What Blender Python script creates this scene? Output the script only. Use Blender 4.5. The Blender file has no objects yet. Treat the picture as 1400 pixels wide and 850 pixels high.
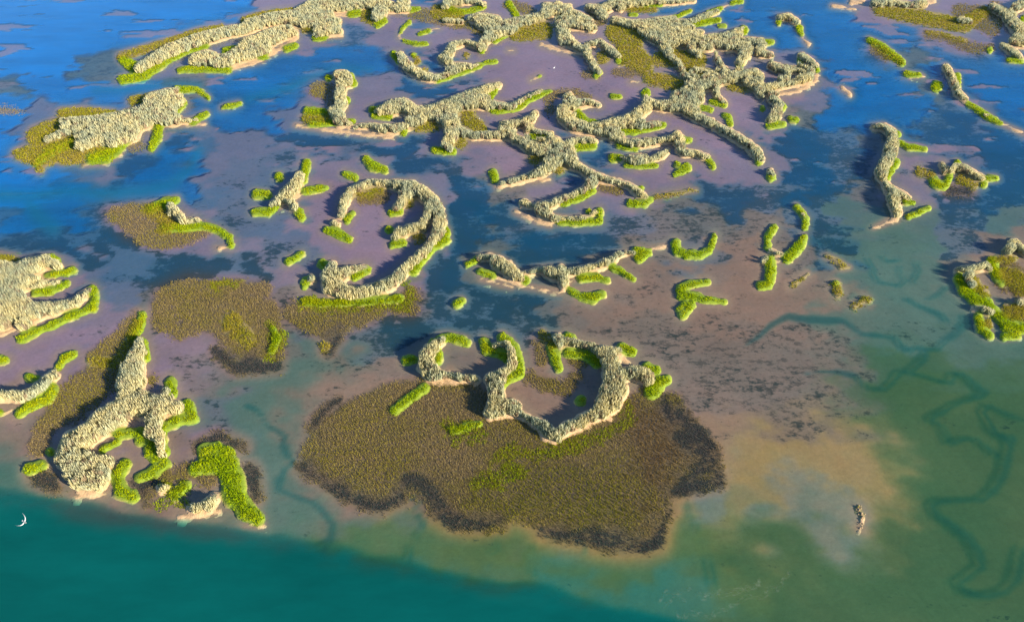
import bpy, math, re
import numpy as np

# ------------------------------------------------------------------ camera, sky, sun, exposure
R = math.radians
SC = bpy.context.scene
W0, H0 = 1400.0, 850.0            # picture frame the survey below is written in
FOC = 933.0                       # focal length in those units (24 mm on 36 mm)
CAM_H = 90.0
PITCH = R(43.0)
SUN_ELEV = R(20.0)
SHADOW = np.array([-0.84, 0.54])  # direction the shadows fall on the ground

cam = bpy.data.cameras.new('camera')
cam.lens = 36.0 * FOC / W0
cam.sensor_width = 36.0
cam.clip_start = 1.0
cam.clip_end = 12000.0
cam_o = bpy.data.objects.new('camera', cam)
SC.collection.objects.link(cam_o)
cam_o.location = (0, 0, CAM_H)
cam_o.rotation_euler = (math.pi / 2 - PITCH, 0, 0)
SC.camera = cam_o

world = bpy.data.worlds.new('World')
SC.world = world
world.use_nodes = True
wn = world.node_tree
sky = wn.nodes.new('ShaderNodeTexSky')
sky.sky_type = 'NISHITA'
sky.sun_disc = False
sky.sun_elevation = SUN_ELEV
SUN_AZ = math.atan2(-SHADOW[0], -SHADOW[1])      # from +Y, clockwise
sky.sun_rotation = SUN_AZ
sky.air_density = 1.0
sky.dust_density = 0.0
sky.ozone_density = 5.0
bg = wn.nodes['Background']
bg.inputs[1].default_value = 0.085
wn.links.new(sky.outputs[0], bg.inputs[0])

sl = bpy.data.lights.new('sun', 'SUN')
sl.energy = 5.0
sl.angle = R(0.5)
sl.color = (1.0, 0.86, 0.66)
so = bpy.data.objects.new('sun', sl)
SC.collection.objects.link(so)
# lamp looks along -Z; light travels along (SHADOW*cos, -sin)
so.rotation_euler = (math.pi / 2 - SUN_ELEV, 0, math.atan2(SHADOW[1], SHADOW[0]) - math.pi / 2)

SC.view_settings.view_transform = 'Standard'
SC.view_settings.look = 'None'
SC.view_settings.exposure = 1.3
SC.view_settings.gamma = 1.0
SC.cycles.max_bounces = 6
SC.cycles.transparent_max_bounces = 12
SC.cycles.diffuse_bounces = 2
SC.cycles.glossy_bounces = 2
SC.cycles.caustics_reflective = False
SC.cycles.caustics_refractive = False

# ------------------------------------------------------------------ helpers
rng = np.random.default_rng(7)
CP, SP = math.cos(PITCH), math.sin(PITCH)


def at(px, py, z=0.0):
    """survey point -> place on the level z"""
    px = np.asarray(px, float); py = np.asarray(py, float)
    u = (px - W0 / 2) / FOC; v = (H0 / 2 - py) / FOC
    dz = -SP + v * CP
    t = (z - CAM_H) / dz
    return u * t, (CP + v * SP) * t


def survey(x, y, z=0.0):
    """place -> survey point"""
    rz = z - CAM_H
    d = np.maximum(y * CP - rz * SP, 1.0)
    up = y * SP + rz * CP
    return W0 / 2 + FOC * x / d, H0 / 2 - FOC * up / d, FOC / d


def ss(a, b, x):
    t = np.clip((x - a) / (b - a), 0, 1)
    return t * t * (3 - 2 * t)


_tab = np.random.default_rng(3).random((256, 256))


def vnoise(x, y):
    xi = np.floor(x).astype(int); yi = np.floor(y).astype(int)
    fx = x - xi; fy = y - yi
    fx = fx * fx * (3 - 2 * fx); fy = fy * fy * (3 - 2 * fy)
    a = _tab[yi & 255, xi & 255]; b = _tab[yi & 255, (xi + 1) & 255]
    c = _tab[(yi + 1) & 255, xi & 255]; d = _tab[(yi + 1) & 255, (xi + 1) & 255]
    return (a * (1 - fx) + b * fx) * (1 - fy) + (c * (1 - fx) + d * fx) * fy


def fbm(x, y, o=4):
    s = 0; w = 0.5; n = 0
    for k in range(o):
        s = s + w * vnoise(x + 17.3 * k, y + 9.1 * k); n += w
        x = x * 2.03; y = y * 2.03; w *= 0.5
    return s / n


SHEETS = {c + str(i): (ox, oy) for c, oy in zip('ABCD', (0, 200, 410, 630)) for i, ox in enumerate((0, 340, 680, 1040))}
K = 360.0 / 1391.0


def stroke(txt):
    """'S A1 x,y,r x,y ...' -> (code, points n x 3 in survey units); lower-case code = closed outline"""
    w = txt.split()
    code, ox, oy = w[0], 0.0, 0.0
    k = K
    if w[1] in SHEETS:
        ox, oy = SHEETS[w[1]]
    else:
        k = 1.0
    pts = []; r = 20.0
    for p in w[2:]:
        q = [float(a) for a in p.split(',')]
        if len(q) > 2: r = q[2]
        pts.append((ox + q[0] * k, oy + q[1] * k, r * k))
    return code, np.array(pts)


def f_line(P, X, Y):
    f = np.full(X.shape, -1e3)
    if len(P) == 1:
        return P[0, 2] - np.hypot(X - P[0, 0], Y - P[0, 1])
    for a, b in zip(P[:-1], P[1:]):
        dx, dy = b[0] - a[0], b[1] - a[1]
        t = np.clip(((X - a[0]) * dx + (Y - a[1]) * dy) / max(dx * dx + dy * dy, 1e-6), 0, 1)
        f = np.maximum(f, a[2] + (b[2] - a[2]) * t - np.hypot(X - a[0] - dx * t, Y - a[1] - dy * t))
    return f


def f_poly(P, X, Y):
    d = np.full(X.shape, 1e3); ins = np.zeros(X.shape, bool)
    for a, b in zip(P, np.roll(P, -1, 0)):
        dx, dy = b[0] - a[0], b[1] - a[1]
        t = np.clip(((X - a[0]) * dx + (Y - a[1]) * dy) / max(dx * dx + dy * dy, 1e-6), 0, 1)
        d = np.minimum(d, np.hypot(X - a[0] - dx * t, Y - a[1] - dy * t))
        if abs(dy) > 1e-9:
            ins ^= ((a[1] > Y) != (b[1] > Y)) & (X < dx * (Y - a[1]) / dy + a[0])
    return np.where(ins, d, -d)


def field(strokes, codes, X, Y, mind=-40.0):
    f = np.full(X.shape, -1e3)
    for c, P in strokes:
        if c.upper() not in codes: continue
        rr = P[:, 2].max() - mind if c.isupper() else -mind
        m = (X > P[:, 0].min() - rr) & (X < P[:, 0].max() + rr) & (Y > P[:, 1].min() - rr) & (Y < P[:, 1].max() + rr)
        if not m.any(): continue
        g = (f_line if c.isupper() else f_poly)(P, X[m], Y[m])
        f[m] = np.maximum(f[m], g)
    return f


def link(o, parent=None, **props):
    SC.collection.objects.link(o)
    if parent is not None:
        o.parent = parent
    for k, v in props.items():
        o[k] = v
    return o


def mesh(name, V, F, mat, cols=None, smooth=False, parent=None, **props):
    """V n x 3, F m x k; cols {name: n x 3}"""
    me = bpy.data.meshes.new(name)
    V = np.asarray(V, np.float32); F = np.asarray(F, np.int32)
    me.vertices.add(len(V)); me.vertices.foreach_set('co', V.ravel())
    k = F.shape[1]
    me.loops.add(F.size); me.loops.foreach_set('vertex_index', F.ravel())
    me.polygons.add(len(F)); me.polygons.foreach_set('loop_start', np.arange(0, F.size, k, dtype=np.int32))
    if smooth:
        me.polygons.foreach_set('use_smooth', np.ones(len(F), bool))
    me.update(calc_edges=True)
    for n, c in (cols or {}).items():
        a = me.attributes.new(n, 'FLOAT_COLOR', 'POINT')
        c4 = np.ones((len(V), 4), np.float32); c4[:, :3] = c
        a.data.foreach_set('color', c4.ravel())
    me.materials.append(mat)
    return link(bpy.data.objects.new(name, me), parent, **props)


# ------------------------------------------------------------------ materials
def nodes(name):
    m = bpy.data.materials.new(name); m.use_nodes = True
    nt = m.node_tree; nt.nodes.clear()
    out = nt.nodes.new('ShaderNodeOutputMaterial')
    def N(t, **kw):
        n = nt.nodes.new('ShaderNode' + t)
        for k, v in kw.items(): setattr(n, k, v)
        return n
    def L(a, b): nt.links.new(a, b)
    return m, N, L, out


def attr(N, name):
    n = N('Attribute'); n.attribute_name = name
    return n.outputs['Color']


def noise(N, L, scale, detail=4, rough=0.6, stretch=None, seed=0.0):
    tc = N('TexCoord'); n = N('TexNoise')
    mp = N('Mapping'); L(tc.outputs['Object'], mp.inputs[0])
    mp.inputs['Location'].default_value = (seed, seed * 1.7, 0)
    if stretch: mp.inputs['Scale'].default_value = stretch
    L(mp.outputs[0], n.inputs['Vector'])
    n.inputs['Scale'].default_value = scale; n.inputs['Detail'].default_value = detail
    n.inputs['Roughness'].default_value = rough
    return n.outputs['Fac']


def math_(N, L, op, a, b=None, c=None, clamp=False):
    n = N('Math', operation=op); n.use_clamp = clamp
    for i, v in enumerate((a, b, c)):
        if v is None: continue
        if isinstance(v, (int, float)): n.inputs[i].default_value = v
        else: L(v, n.inputs[i])
    return n.outputs[0]


def rmap(N, L, v, a, b, c=0.0, d=1.0, smooth=True):
    n = N('MapRange'); n.interpolation_type = 'SMOOTHSTEP' if smooth else 'LINEAR'
    for i, x in enumerate((v, a, b, c, d)):
        if isinstance(x, (int, float)): n.inputs[i].default_value = x
        else: L(x, n.inputs[i])
    return n.outputs[0]


def mixc(N, L, f, a, b, mode='MIX'):
    n = N('Mix', data_type='RGBA', blend_type=mode)
    for i, x in ((0, f), (6, a), (7, b)):
        if isinstance(x, (int, float)): n.inputs[i].default_value = x
        elif isinstance(x, tuple): n.inputs[i].default_value = (*x, 1)
        else: L(x, n.inputs[i])
    return n.outputs[2]


def leaf_material(name, trans, jitter=0.25):
    m, N, L, out = nodes(name)
    c = attr(N, 'col')
    v = rmap(N, L, noise(N, L, 2.2, 3, seed=5), 0.3, 0.7, 1 - jitter, 1 + jitter, False)
    hs = N('HueSaturation'); L(c, hs.inputs['Color']); L(v, hs.inputs['Value'])
    d = N('BsdfDiffuse'); t = N('BsdfTranslucent'); mx = N('MixShader')
    L(hs.outputs[0], d.inputs[0]); L(hs.outputs[0], t.inputs[0])
    mx.inputs[0].default_value = trans
    L(d.outputs[0], mx.inputs[1]); L(t.outputs[0], mx.inputs[2]); L(mx.outputs[0], out.inputs[0])
    return m


M_SHRUB = leaf_material('silvery shrub foliage', 0.42, 0.12)
M_GRASS = leaf_material('bright marsh grass', 0.45, 0.2)
M_CORD = leaf_material('brown cordgrass', 0.25)


def bank_material():
    m, N, L, out = nodes('silt bank')
    c = attr(N, 'col')
    n1 = noise(N, L, 1.4, 5, seed=2)
    v = rmap(N, L, n1, 0.3, 0.7, 0.72, 1.22, False)
    hs = N('HueSaturation'); L(c, hs.inputs['Color']); L(v, hs.inputs['Value'])
    b = N('Bump'); b.inputs['Strength'].default_value = 0.6; b.inputs['Distance'].default_value = 0.15
    L(noise(N, L, 4.0, 4, seed=9), b.inputs['Height'])
    d = N('BsdfPrincipled'); L(hs.outputs[0], d.inputs['Base Color']); d.inputs['Roughness'].default_value = 0.85
    L(b.outputs[0], d.inputs['Normal']); L(d.outputs[0], out.inputs[0])
    return m


M_BANK = bank_material()


def seabed_material():
    m, N, L, out = nodes('tidal mud and eelgrass')
    mud = attr(N, 'mud')
    sep = N('SeparateColor'); L(attr(N, 'eel'), sep.inputs[0])
    eel, speck = sep.outputs[0], sep.outputs[1]
    n1 = noise(N, L, 0.11, 7, 0.68, (0.8, 1.25, 1))
    n2 = noise(N, L, 0.9, 5, 0.7, (0.8, 1.3, 1), 4)
    base = mixc(N, L, 1.0, mud, rmap(N, L, noise(N, L, 0.06, 6, 0.6, seed=31), 0.3, 0.7, 0.86, 1.14, False), 'MULTIPLY')
    base = mixc(N, L, 1.0, base, rmap(N, L, noise(N, L, 1.3, 6, 0.75, seed=12), 0.25, 0.75, 0.85, 1.15, False), 'MULTIPLY')
    s = math_(N, L, 'MULTIPLY_ADD', math_(N, L, 'SUBTRACT', n1, 0.5), 2.0, eel)
    s = math_(N, L, 'MULTIPLY_ADD', math_(N, L, 'SUBTRACT', n2, 0.5), 1.7, s)
    mask = rmap(N, L, s, 0.38, 0.70)
    col = mixc(N, L, math_(N, L, 'MULTIPLY', mask, 0.86), base, (0.022, 0.036, 0.034))
    # small dark weed specks
    n3 = noise(N, L, 0.55, 6, 0.78, (0.7, 1.2, 1), 21)
    sp = rmap(N, L, math_(N, L, 'MULTIPLY_ADD', math_(N, L, 'SUBTRACT', n3, 0.5), 2.0, speck), 0.42, 0.62)
    col = mixc(N, L, math_(N, L, 'MULTIPLY', sp, 0.6), col, (0.03, 0.034, 0.03))
    d = N('BsdfDiffuse'); L(col, d.inputs[0])
    b = N('Bump'); b.inputs['Strength'].default_value = 0.35; b.inputs['Distance'].default_value = 0.12
    # sunlight bends steeply down through the surface, so the floor is lit nearly as level ground
    up = N('CombineXYZ'); up.inputs[2].default_value = 1.0
    L(up.outputs[0], b.inputs['Normal'])
    L(n2, b.inputs['Height']); L(b.outputs[0], d.inputs['Normal'])
    L(d.outputs[0], out.inputs[0])
    return m


def water_material():
    m, N, L, out = nodes('shallow tidal water')
    tr = N('BsdfTransparent'); L(attr(N, 'trans'), tr.inputs[0])
    df = N('BsdfDiffuse')
    sw = rmap(N, L, noise(N, L, 0.07, 8, 0.68, (0.45, 1.5, 1), 8), 0.3, 0.7, 0.78, 1.22, False)
    L(mixc(N, L, 1.0, attr(N, 'scat'), sw, 'MULTIPLY'), df.inputs[0])
    ad = N('AddShader'); L(tr.outputs[0], ad.inputs[0]); L(df.outputs[0], ad.inputs[1])
    sep = N('SeparateColor'); L(attr(N, 'ripple'), sep.inputs[0])
    b = N('Bump'); b.inputs['Distance'].default_value = 0.2
    h = math_(N, L, 'MULTIPLY_ADD', noise(N, L, 0.9, 4, 0.6, (0.5, 1.5, 1), 3), 1.0,
              math_(N, L, 'MULTIPLY', noise(N, L, 0.14, 3, 0.5, (0.5, 1.5, 1), 6), 1.2))
    L(h, b.inputs['Height']); L(sep.outputs[0], b.inputs['Strength'])
    g = N('BsdfGlossy'); g.inputs['Roughness'].default_value = 0.18
    L(b.outputs[0], g.inputs['Normal'])
    # Schlick reflectance of water, the same from above and below
    ge = N('NewGeometry'); dt = N('VectorMath', operation='DOT_PRODUCT')
    L(ge.outputs['Incoming'], dt.inputs[0]); L(b.outputs[0], dt.inputs[1])
    c1 = math_(N, L, 'SUBTRACT', 1.0, math_(N, L, 'ABSOLUTE', dt.outputs['Value']), clamp=True)
    fr = math_(N, L, 'MULTIPLY_ADD', math_(N, L, 'POWER', c1, 5.0), 0.98, 0.02)
    mx = N('MixShader'); L(fr, mx.inputs[0]); L(ad.outputs[0], mx.inputs[1]); L(g.outputs[0], mx.inputs[2])
    L(mx.outputs[0], out.inputs[0])
    return m
# ------------------------------------------------------------------ survey of the marsh
# each islet: (name, label, strokes); stroke codes: S silvery shrubs, G bright grass, Y olive grass,
# M cordgrass bed, K dark weedy cordgrass, B bare silt bank; upper case = line with radius, lower case = outline
ISLETS = [
('marsh_islet', 'long narrow shrub-covered islet with one olive edge, next to the two-horned islet', '''
S A0 740,360,34 900,270,42 1050,210,38 1200,170,33 1320,150,28 1391,120,28
S A1 0,130,33 130,100,38 250,90,42 330,50,48 420,20,48 520,20,42 600,10,42
S A1 250,110,35 320,120,35 430,110,34
S A1 380,170,25 470,115,20
S A1 360,185,20 480,170,18
G A0 640,420,20 760,400,22 850,340,18 900,310,14 1000,265,10 1090,245,10
G A0 650,320,22 700,350,30
Y A0 640,300,25 760,260,22 900,215,18 1040,170,20 1170,140,14
Y A0 1290,105,20 1391,85,18
Y A1 0,95,18 120,65,16 240,50,10
Y A1 300,150,25 400,150,30
G A1 350,200,16 400,195,14
G A1 460,120,16 410,150,14
G A1 540,75,16 580,70,14
B A1 420,75,10 530,80,10
B A1 420,190,10 490,190,10
'''),
('marsh_islet', 'shrubby islet with a peach silt edge lying close alongside the long narrow islet', '''
S A0 1040,320,42 1100,310,46 1160,330,36 1230,310,42 1300,270,55 1391,240,55
S A1 0,250,55 60,230,55 130,190,46 200,170,42 240,175,22
G A0 945,370,12 1030,360,18 1120,365,14 1210,370,12
G A1 200,260,14 250,240,12
G A1 60,300,12 90,300,10
G A0 1190,270,18 1260,255,14
B A0 1060,378,8 1240,355,10 1391,318,10
B A1 0,320,14 100,290,14 200,240,14 250,195,16
'''),
('marsh_islet', 'shrubby knoll with an olive apron beside the end of the long narrow islet', '''
S A1 640,20,33 700,20,33 760,40,28 840,50,18
S A1 700,60,36 670,95,26
S A1 830,10,20 800,0,16
Y A1 620,80,34 650,110,20
G A1 680,130,16 720,110,12
G A1 860,50,14 900,45,8
'''),
('marsh_islet', 'broad two-horned islet of pale shrubs with a wide yellow-green apron', '''
S A0 930,480,20 860,510,36 800,530,40
S A0 870,530,55 760,620,66 660,650,66 560,650,50 450,650,36 330,640,20
S A0 700,700,46 620,730,56 520,730,46 430,770,36
S A0 850,620,46 900,600,36
S A0 880,590,42 960,540,22
S A0 880,640,26 980,640,14 1040,635,10
S A0 250,740,20 330,700,24 420,690,24
G A0 930,470,16 1040,470,12 1100,515,8
G A0 970,540,16 930,590,12
G A0 1020,640,16 1090,600,12
G A0 840,660,20 830,720,24 800,780,16
G A0 480,830,20 560,810,25 640,770,20 690,730,10
Y A0 330,600,30 450,590,25 600,600,20
Y A0 200,720,60 300,660,40
Y A0 90,810,24 200,790,40 320,770,40 380,750,40 250,830,30
G A0 250,800,18 320,780,18 390,750,16
Y A0 340,820,20 450,790,30 560,790,20
Y B0 100,40,30 200,60,40 210,120,20
Y B0 220,80,30 300,40,40
G B0 190,90,16 240,50,20 300,10,20
G B0 480,70,20 560,60,25 620,20,20
Y B0 330,60,36 420,50,36
Y A0 700,530,25 780,510,20
B A0 870,660,12 960,655,10 1080,655,8
B B0 440,95,10 560,85,10 640,35,8
'''),
('grass_sliver', 'thin green grass sliver in blue water off the horns of the two-horned islet', '''
G A0 1180,565,8 1230,555,10 1265,545,9
B A0 1175,568,7 1200,565,7
'''),
('marsh_islet', 'big branching shrub ridge with a long peach silt beach and olive pockets', '''
S A1 470,400,27 510,400,27 530,440,22
S A1 490,460,25 480,520,27 500,550,22 460,590,32 480,640,32 530,660,16
S A1 440,580,18
G A1 535,400,14 555,440,14
G A1 420,410,16
G A1 520,530,14
G A1 310,585,18 400,590,15
G A1 330,655,12 420,650,12 550,640,12
M A1 370,470,45 420,480,45 430,530,30
Y A1 310,620,30 400,620,30
S A1 560,670,10 640,665,18 700,680,24 780,680,26 860,660,20 920,645,18
B A1 250,660,8 450,690,10 640,710,10 760,720,12
S A1 700,590,28 760,570,42 820,560,42 880,600,38 940,600,42 1000,590,46 1060,570,50 1130,540,46 1200,500,36 1270,470,25 1320,450,15
S A1 1130,550,38 1220,545,33 1300,560,26 1391,570,20
S A1 1000,610,38 1060,640,46 1090,700,38 1050,760,32 1060,790,20
S A1 1090,690,32 1180,715,23 1280,715,23 1391,720,23
G A1 1270,510,20 1300,480,12
G A1 1290,580,16 1391,575,12
G A1 650,580,14 690,570,10
G A1 660,610,12 740,615,14
G A1 820,700,14
G A1 980,790,14 1080,800,14
Y A1 1160,620,40 1200,660,40 1230,680,30
Y A1 900,670,25 980,660,25
Y A1 1120,750,30
G A2 0,580,18 100,570,16 170,520,16 280,480,6
S A2 0,570,14 90,555,14 170,510,12 230,485,10
S A2 0,710,22 60,720,22 130,750,26 200,790,38 300,800,46
S A2 30,660,20 80,660,25 130,650,23 180,630,20 200,600,14
S A2 160,690,18 280,710,13
G A2 190,720,14 280,720,12
S A2 380,760,27 430,740,18 510,745,16
G A2 400,780,14 510,770,12
S A2 380,800,25 400,840,20
S B2 300,0,50 330,60,46 300,90,33 230,140,28 160,165,18 80,185,18 20,200,14
G B1 1290,140,20 1300,170,18
S B2 370,80,33 430,110,22 500,150,23 560,175,20 640,190,16 700,210,16 750,250,23 780,270,18
S B2 500,200,23 460,230,18 400,260,18 330,285,20 280,310,20 220,320,26 240,350,32 290,380,20 380,385,13 480,375,11 520,350,12
S B2 140,300,20 180,315,14
Y B2 200,60,36 240,30,30
G B2 350,300,12 440,270,14 510,235,10
G B2 330,400,11 430,400,12 540,395,14 540,340,12
G B2 480,340,10
G B2 700,300,16 770,305,14 810,280,10
Y B2 830,265,10 900,255,12 980,240,10 1050,230,7
G B2 760,220,10
M B2 560,220,25 640,230,22
Y B2 330,120,22
B B2 0,215,8 150,185,8 270,175,8
B B2 100,345,8 200,390,10 280,415,10
G B2 410,10,10 500,5,8
'''),
('marsh_islet', 'hooked shrub ridge curling round a lavender pool beside the olive flats', '''
S A1 800,285,16 820,330,26 860,370,28 920,400,26 980,415,22 1060,395,18 1140,365,15 1210,345,11
G A1 765,285,16 790,320,14
G A1 870,290,12
Y A1 890,320,20
Y A1 930,370,14
G A1 1000,425,10 1100,390,10 1230,345,8
G A1 1250,330,8 1305,325,9
S A1 1020,310,20 1060,280,23 1080,240,20 1150,225,16 1200,240,18
S A1 1030,320,18 1080,345,15 1170,345,11
S A1 1230,250,26 1250,210,23 1320,180,28 1391,150,36
G A1 1230,265,16
G A1 1300,215,12 1350,190,10
Y A1 1150,290,16
S A1 1180,100,23 1230,90,23 1310,105,23
S A1 1040,110,15 1120,115,15
S A1 1220,130,23 1300,150,28 1391,140,33
M A1 870,70,30 1000,90,40 1150,130,25 1240,180,25
Y A1 1000,60,40 1100,80,40
S A1 1040,40,18 1050,15,22 1120,10,18 1200,10,14 1240,25,14
G A1 1040,45,14 1100,65,14 1180,55,12 1240,35,12
S A2 0,150,38 80,130,33 160,110,30 230,90,26 290,50,32 340,60,28 420,80,23 490,105,13
S A2 280,60,33 320,30,23
S A2 330,130,28 420,130,28 500,150,23
S A2 340,160,28 360,210,36 410,240,23 460,270,18 500,330,16 530,380,16
S A2 480,240,18 540,220,16 600,270,23 640,300,16
G A2 340,95,20 420,105,14
G A2 540,380,12 520,400,12
G A2 640,320,14
Y A2 100,170,45 250,160,45
M A2 470,390,25 520,390,25
Y A2 560,300,36
B A2 230,235,10 330,265,10 440,285,8
M A2 100,40,30 60,20,30 180,60,25
G A2 60,20,18 100,80,14
S A2 250,30,16 380,35,14
M A2 500,60,25 540,110,30
'''),
('marsh_islet', 'sprawling shrub maze with wide olive flats and one long tapering tail', '''
S A2 480,40,18 560,50,28 620,20,28 700,15,28 800,10,23 900,15,13 1040,8,7
S A2 560,90,23 530,60,20
S A2 650,40,23
G A2 780,20,12 860,25,10
Y A2 700,45,20 830,50,14
S A2 620,110,23 700,130,26 780,140,36 860,120,32 930,105,20
S A2 780,160,42 860,200,46 940,190,36 1000,210,36
S A2 880,240,27 900,290,22 950,330,20 970,360,18
S A2 900,240,23 1000,215,26 1100,210,26 1200,200,26 1270,170,22 1300,150,10
S A2 1200,205,28 1300,220,23 1391,230,28
G A2 1300,160,22
S A2 880,160,23 1000,165,18 1080,170,11
S A2 930,125,15 1020,115,18 1100,85,18 1160,60,12
G A2 960,135,12 1080,120,14 1170,105,10
G A2 1120,70,16 1180,45,8
G A2 1240,15,9 1290,8,9
B A2 1190,40,4 1240,15,4
G A2 940,90,8 1020,55,6
S A2 1020,260,20 1060,300,20
S A2 1080,260,18 1130,255,15
S A2 1150,240,18 1220,250,23 1270,250,20
S A2 1280,260,23 1320,280,27 1280,330,22
G A2 1280,345,14
S A2 1160,310,15 1180,350,16 1230,390,18 1300,400,27 1360,380,20 1391,400,16
S A2 1040,370,18 1100,380,18 1150,390,18
Y A2 620,170,50 700,200,70 700,280,70 780,340,50
Y A2 860,310,40 960,310,50 1060,320,45
Y A2 800,410,35 900,430,40 960,440,30
Y A2 1000,360,40 1130,400,30
M A2 620,380,20 760,380,25
S A2 1300,410,23 1200,420,26 1120,440,33 1060,460,42 1010,490,42
S A2 990,400,23 1030,430,23
S A2 1050,520,42 1010,560,42 940,560,36 860,560,28 800,540,23 780,510,13
G A2 785,490,22
S A2 940,500,20 1000,480,18
S A2 800,555,26 740,610,33 670,650,33 610,660,38 560,690,42
S A2 560,680,42 480,680,33 400,660,38 350,620,33 340,580,26 420,550,28 480,540,20 540,555,10
G A2 430,600,16 470,640,14 530,650,10
S A2 360,510,13 380,495,10 410,530,13
M A2 280,580,25 270,510,30 330,490,22 420,490,20 480,515,14
S A2 600,690,36 620,730,27
S A2 680,670,15 760,670,20 850,655,15
G A2 660,690,14 720,695,16 880,660,9
S A2 640,740,18 700,760,26 780,755,23 860,745,20 930,730,18 960,720,15
G A2 640,770,10 730,785,10
G A2 980,740,12 1020,740,8
S A2 950,750,22 980,800,16 1060,810,16 1110,830,14
S A2 1000,580,32 1060,620,26 1130,650,24 1200,690,24 1270,730,26 1330,770,26 1370,820,23
G A2 1230,650,14 1220,620,16 1200,610,12
G A2 1090,570,14 1130,580,10
S A2 1150,470,18 1160,510,16 1200,545,13
G A2 1130,535,10 1200,555,10
S A2 1320,440,23 1391,470,36
S A2 1380,430,22 1391,480,22
Y A2 1230,460,16 1320,470,14
B A2 1080,630,8 1200,700,8
B A2 640,350,8 860,310,8
S A3 60,350,23 120,370,28 180,370,20 260,390,18 250,420,20 180,440,20 100,450,23 30,470,26 0,490,26
S A3 130,390,23
S A3 0,280,27 50,290,16
S A3 220,300,23 260,330,23 290,350,15
G A3 210,320,14
G A3 300,370,10
G A3 0,225,14 60,222,10
B A3 80,500,12 200,480,12 290,430,12 300,390,10
S A3 60,520,22 100,550,22 80,610,26 50,640,20
G A3 120,560,14 90,600,10
G A3 40,665,12 120,655,12
G A3 10,575,12
S B2 950,-60,20 980,-30,18
S B2 960,20,18 980,40,15 1050,40,15 1100,60,15
G B2 1120,75,16 1140,110,9
G B2 1000,110,22 940,150,10
G B2 950,95,14
S B2 1370,20,22 1391,70,20
G B2 1380,85,12
'''),
('grass_islet', 'oval green grass dot in the lavender pool', '''
G A2 605,508,10 645,508,10
'''),
('grass_islet', 'round green grass dot by the grassy foot of the shrub maze', '''
G A3 160,628,13 190,632,12
'''),
('marsh_islet', 'short shrub crescent with green ends between the two long ridges', '''
S B2 660,65,11 720,90,16 800,80,16 870,45,18 900,25,11
G B2 610,60,20 650,60,12
G B2 680,100,8 760,105,8 840,100,8
S A2 700,830,12 780,830,14
'''),
('grass_islet', 'thin C-shaped grass sliver in the lavender bay', '''
G A1 850,115,9 820,140,7 800,170,5
B A1 805,160,5 790,195,5 820,215,5
G A1 820,215,6 880,230,9 940,230,8
'''),
('grass_islet', 'short green grass sliver inside the lavender bay', '''
G A1 900,180,8 950,160,8
B A1 950,160,6 1010,145,4
'''),
('marsh_islet', 'long shrub ridge with several green tongues and a curled grass tail', '''
S B1 1220,590,15 1280,580,15 1330,620,33 1380,660,33
S B2 0,620,33 50,640,36 90,680,32 120,700,20
G B1 1160,620,12 1200,600,10
G B1 1220,660,12 1290,680,12
G B2 150,710,14
S B2 140,670,11 220,655,15 280,660,28 300,680,26
S B2 340,650,23 350,710,27 350,745,13
S B2 350,670,23 430,660,20 500,640,20 570,620,22 620,590,20 650,570,13
S B2 680,560,8 720,565,10
G B2 440,695,14 520,690,14 580,705,10
G B2 610,640,14 660,660,12 720,700,6
G B2 390,760,14 440,790,16 500,800,25 550,780,16
G B2 750,590,20 790,560,20 740,550,20
B B2 660,580,8 780,550,8 900,520,8
G B2 940,510,20 950,550,20 1000,570,18 1070,570,18 1120,550,14 1140,500,10 1150,465,6
B B1 1230,700,8 1391,740,8
B B2 0,690,8 120,730,8 330,770,8 400,700,10 520,660,8
'''),
('grass_islet', 'bright green zigzag grass islet on brown mud near the curled grass tail', '''
G B2 1110,715,10 1020,725,14 970,750,20 970,785,22 1030,790,20 1090,805,16 1200,820,7
G B2 1000,830,14 960,860,10
G C2 980,75,18 1030,20,14
'''),
('grass_islet', 'tiny green grass tuft on dark weed between the heart and the long ridge', '''
G B1 1100,830,16 1125,815,12
'''),
('marsh_islet', 'tall shrub ridge casting a wide dark shadow, with three green spurs', '''
S A3 600,675,15 650,670,18 690,700,26 700,740,26 680,790,28 670,850,26
G A3 725,710,14
G A3 730,750,8 780,775,14 870,785,8
S B3 700,10,23 680,60,28 630,140,26 650,190,18 690,240,26 700,300,26 720,350,23
S B3 690,230,23 750,260,20 780,280,15
G B3 720,80,12 670,160,14
G B3 770,290,14 810,295,8
G B3 780,370,10 840,345,12 890,325,7
B B3 720,385,14 690,390,14 640,415,8 600,430,4
'''),
('marsh_islet', 'low islet with two shrub humps and a dark weedy side', '''
S B3 960,100,15 980,130,20 1010,130,15
S B3 1040,110,20 1080,120,23 1130,150,18 1170,170,18
G B3 920,190,25 970,210,18 1000,160,14
G B3 1040,85,14
G B3 1180,200,12
G B3 1200,165,10 1245,168,10
Y B3 840,130,22 900,150,25
Y B3 1060,170,25 1130,200,20
K B3 1000,230,30 1100,240,25
'''),
('marsh_islet', 'small narrow grass islet next to the open end of the green U-shaped islet', '''
G B3 190,320,12 215,345,12 240,385,12 235,425,12
S B3 225,360,10 230,375,9
'''),
('marsh_islet', 'green U-shaped grass islet with a short shrub spine', '''
G B3 70,430,14 40,470,14 35,530,14
G B3 230,480,14 200,530,25 140,590,22
G B3 50,600,20 55,660,24 40,730,20 0,735,18
S B3 50,550,10 110,575,12
S B3 20,600,14
B B3 70,605,14 110,600,12
'''),
('shrub_islet', 'lone shrub dot on the flats just off the end of the tapering shrub tail', '''
S B3 50,135,14 58,150,18
G B3 55,160,20
'''),
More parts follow.
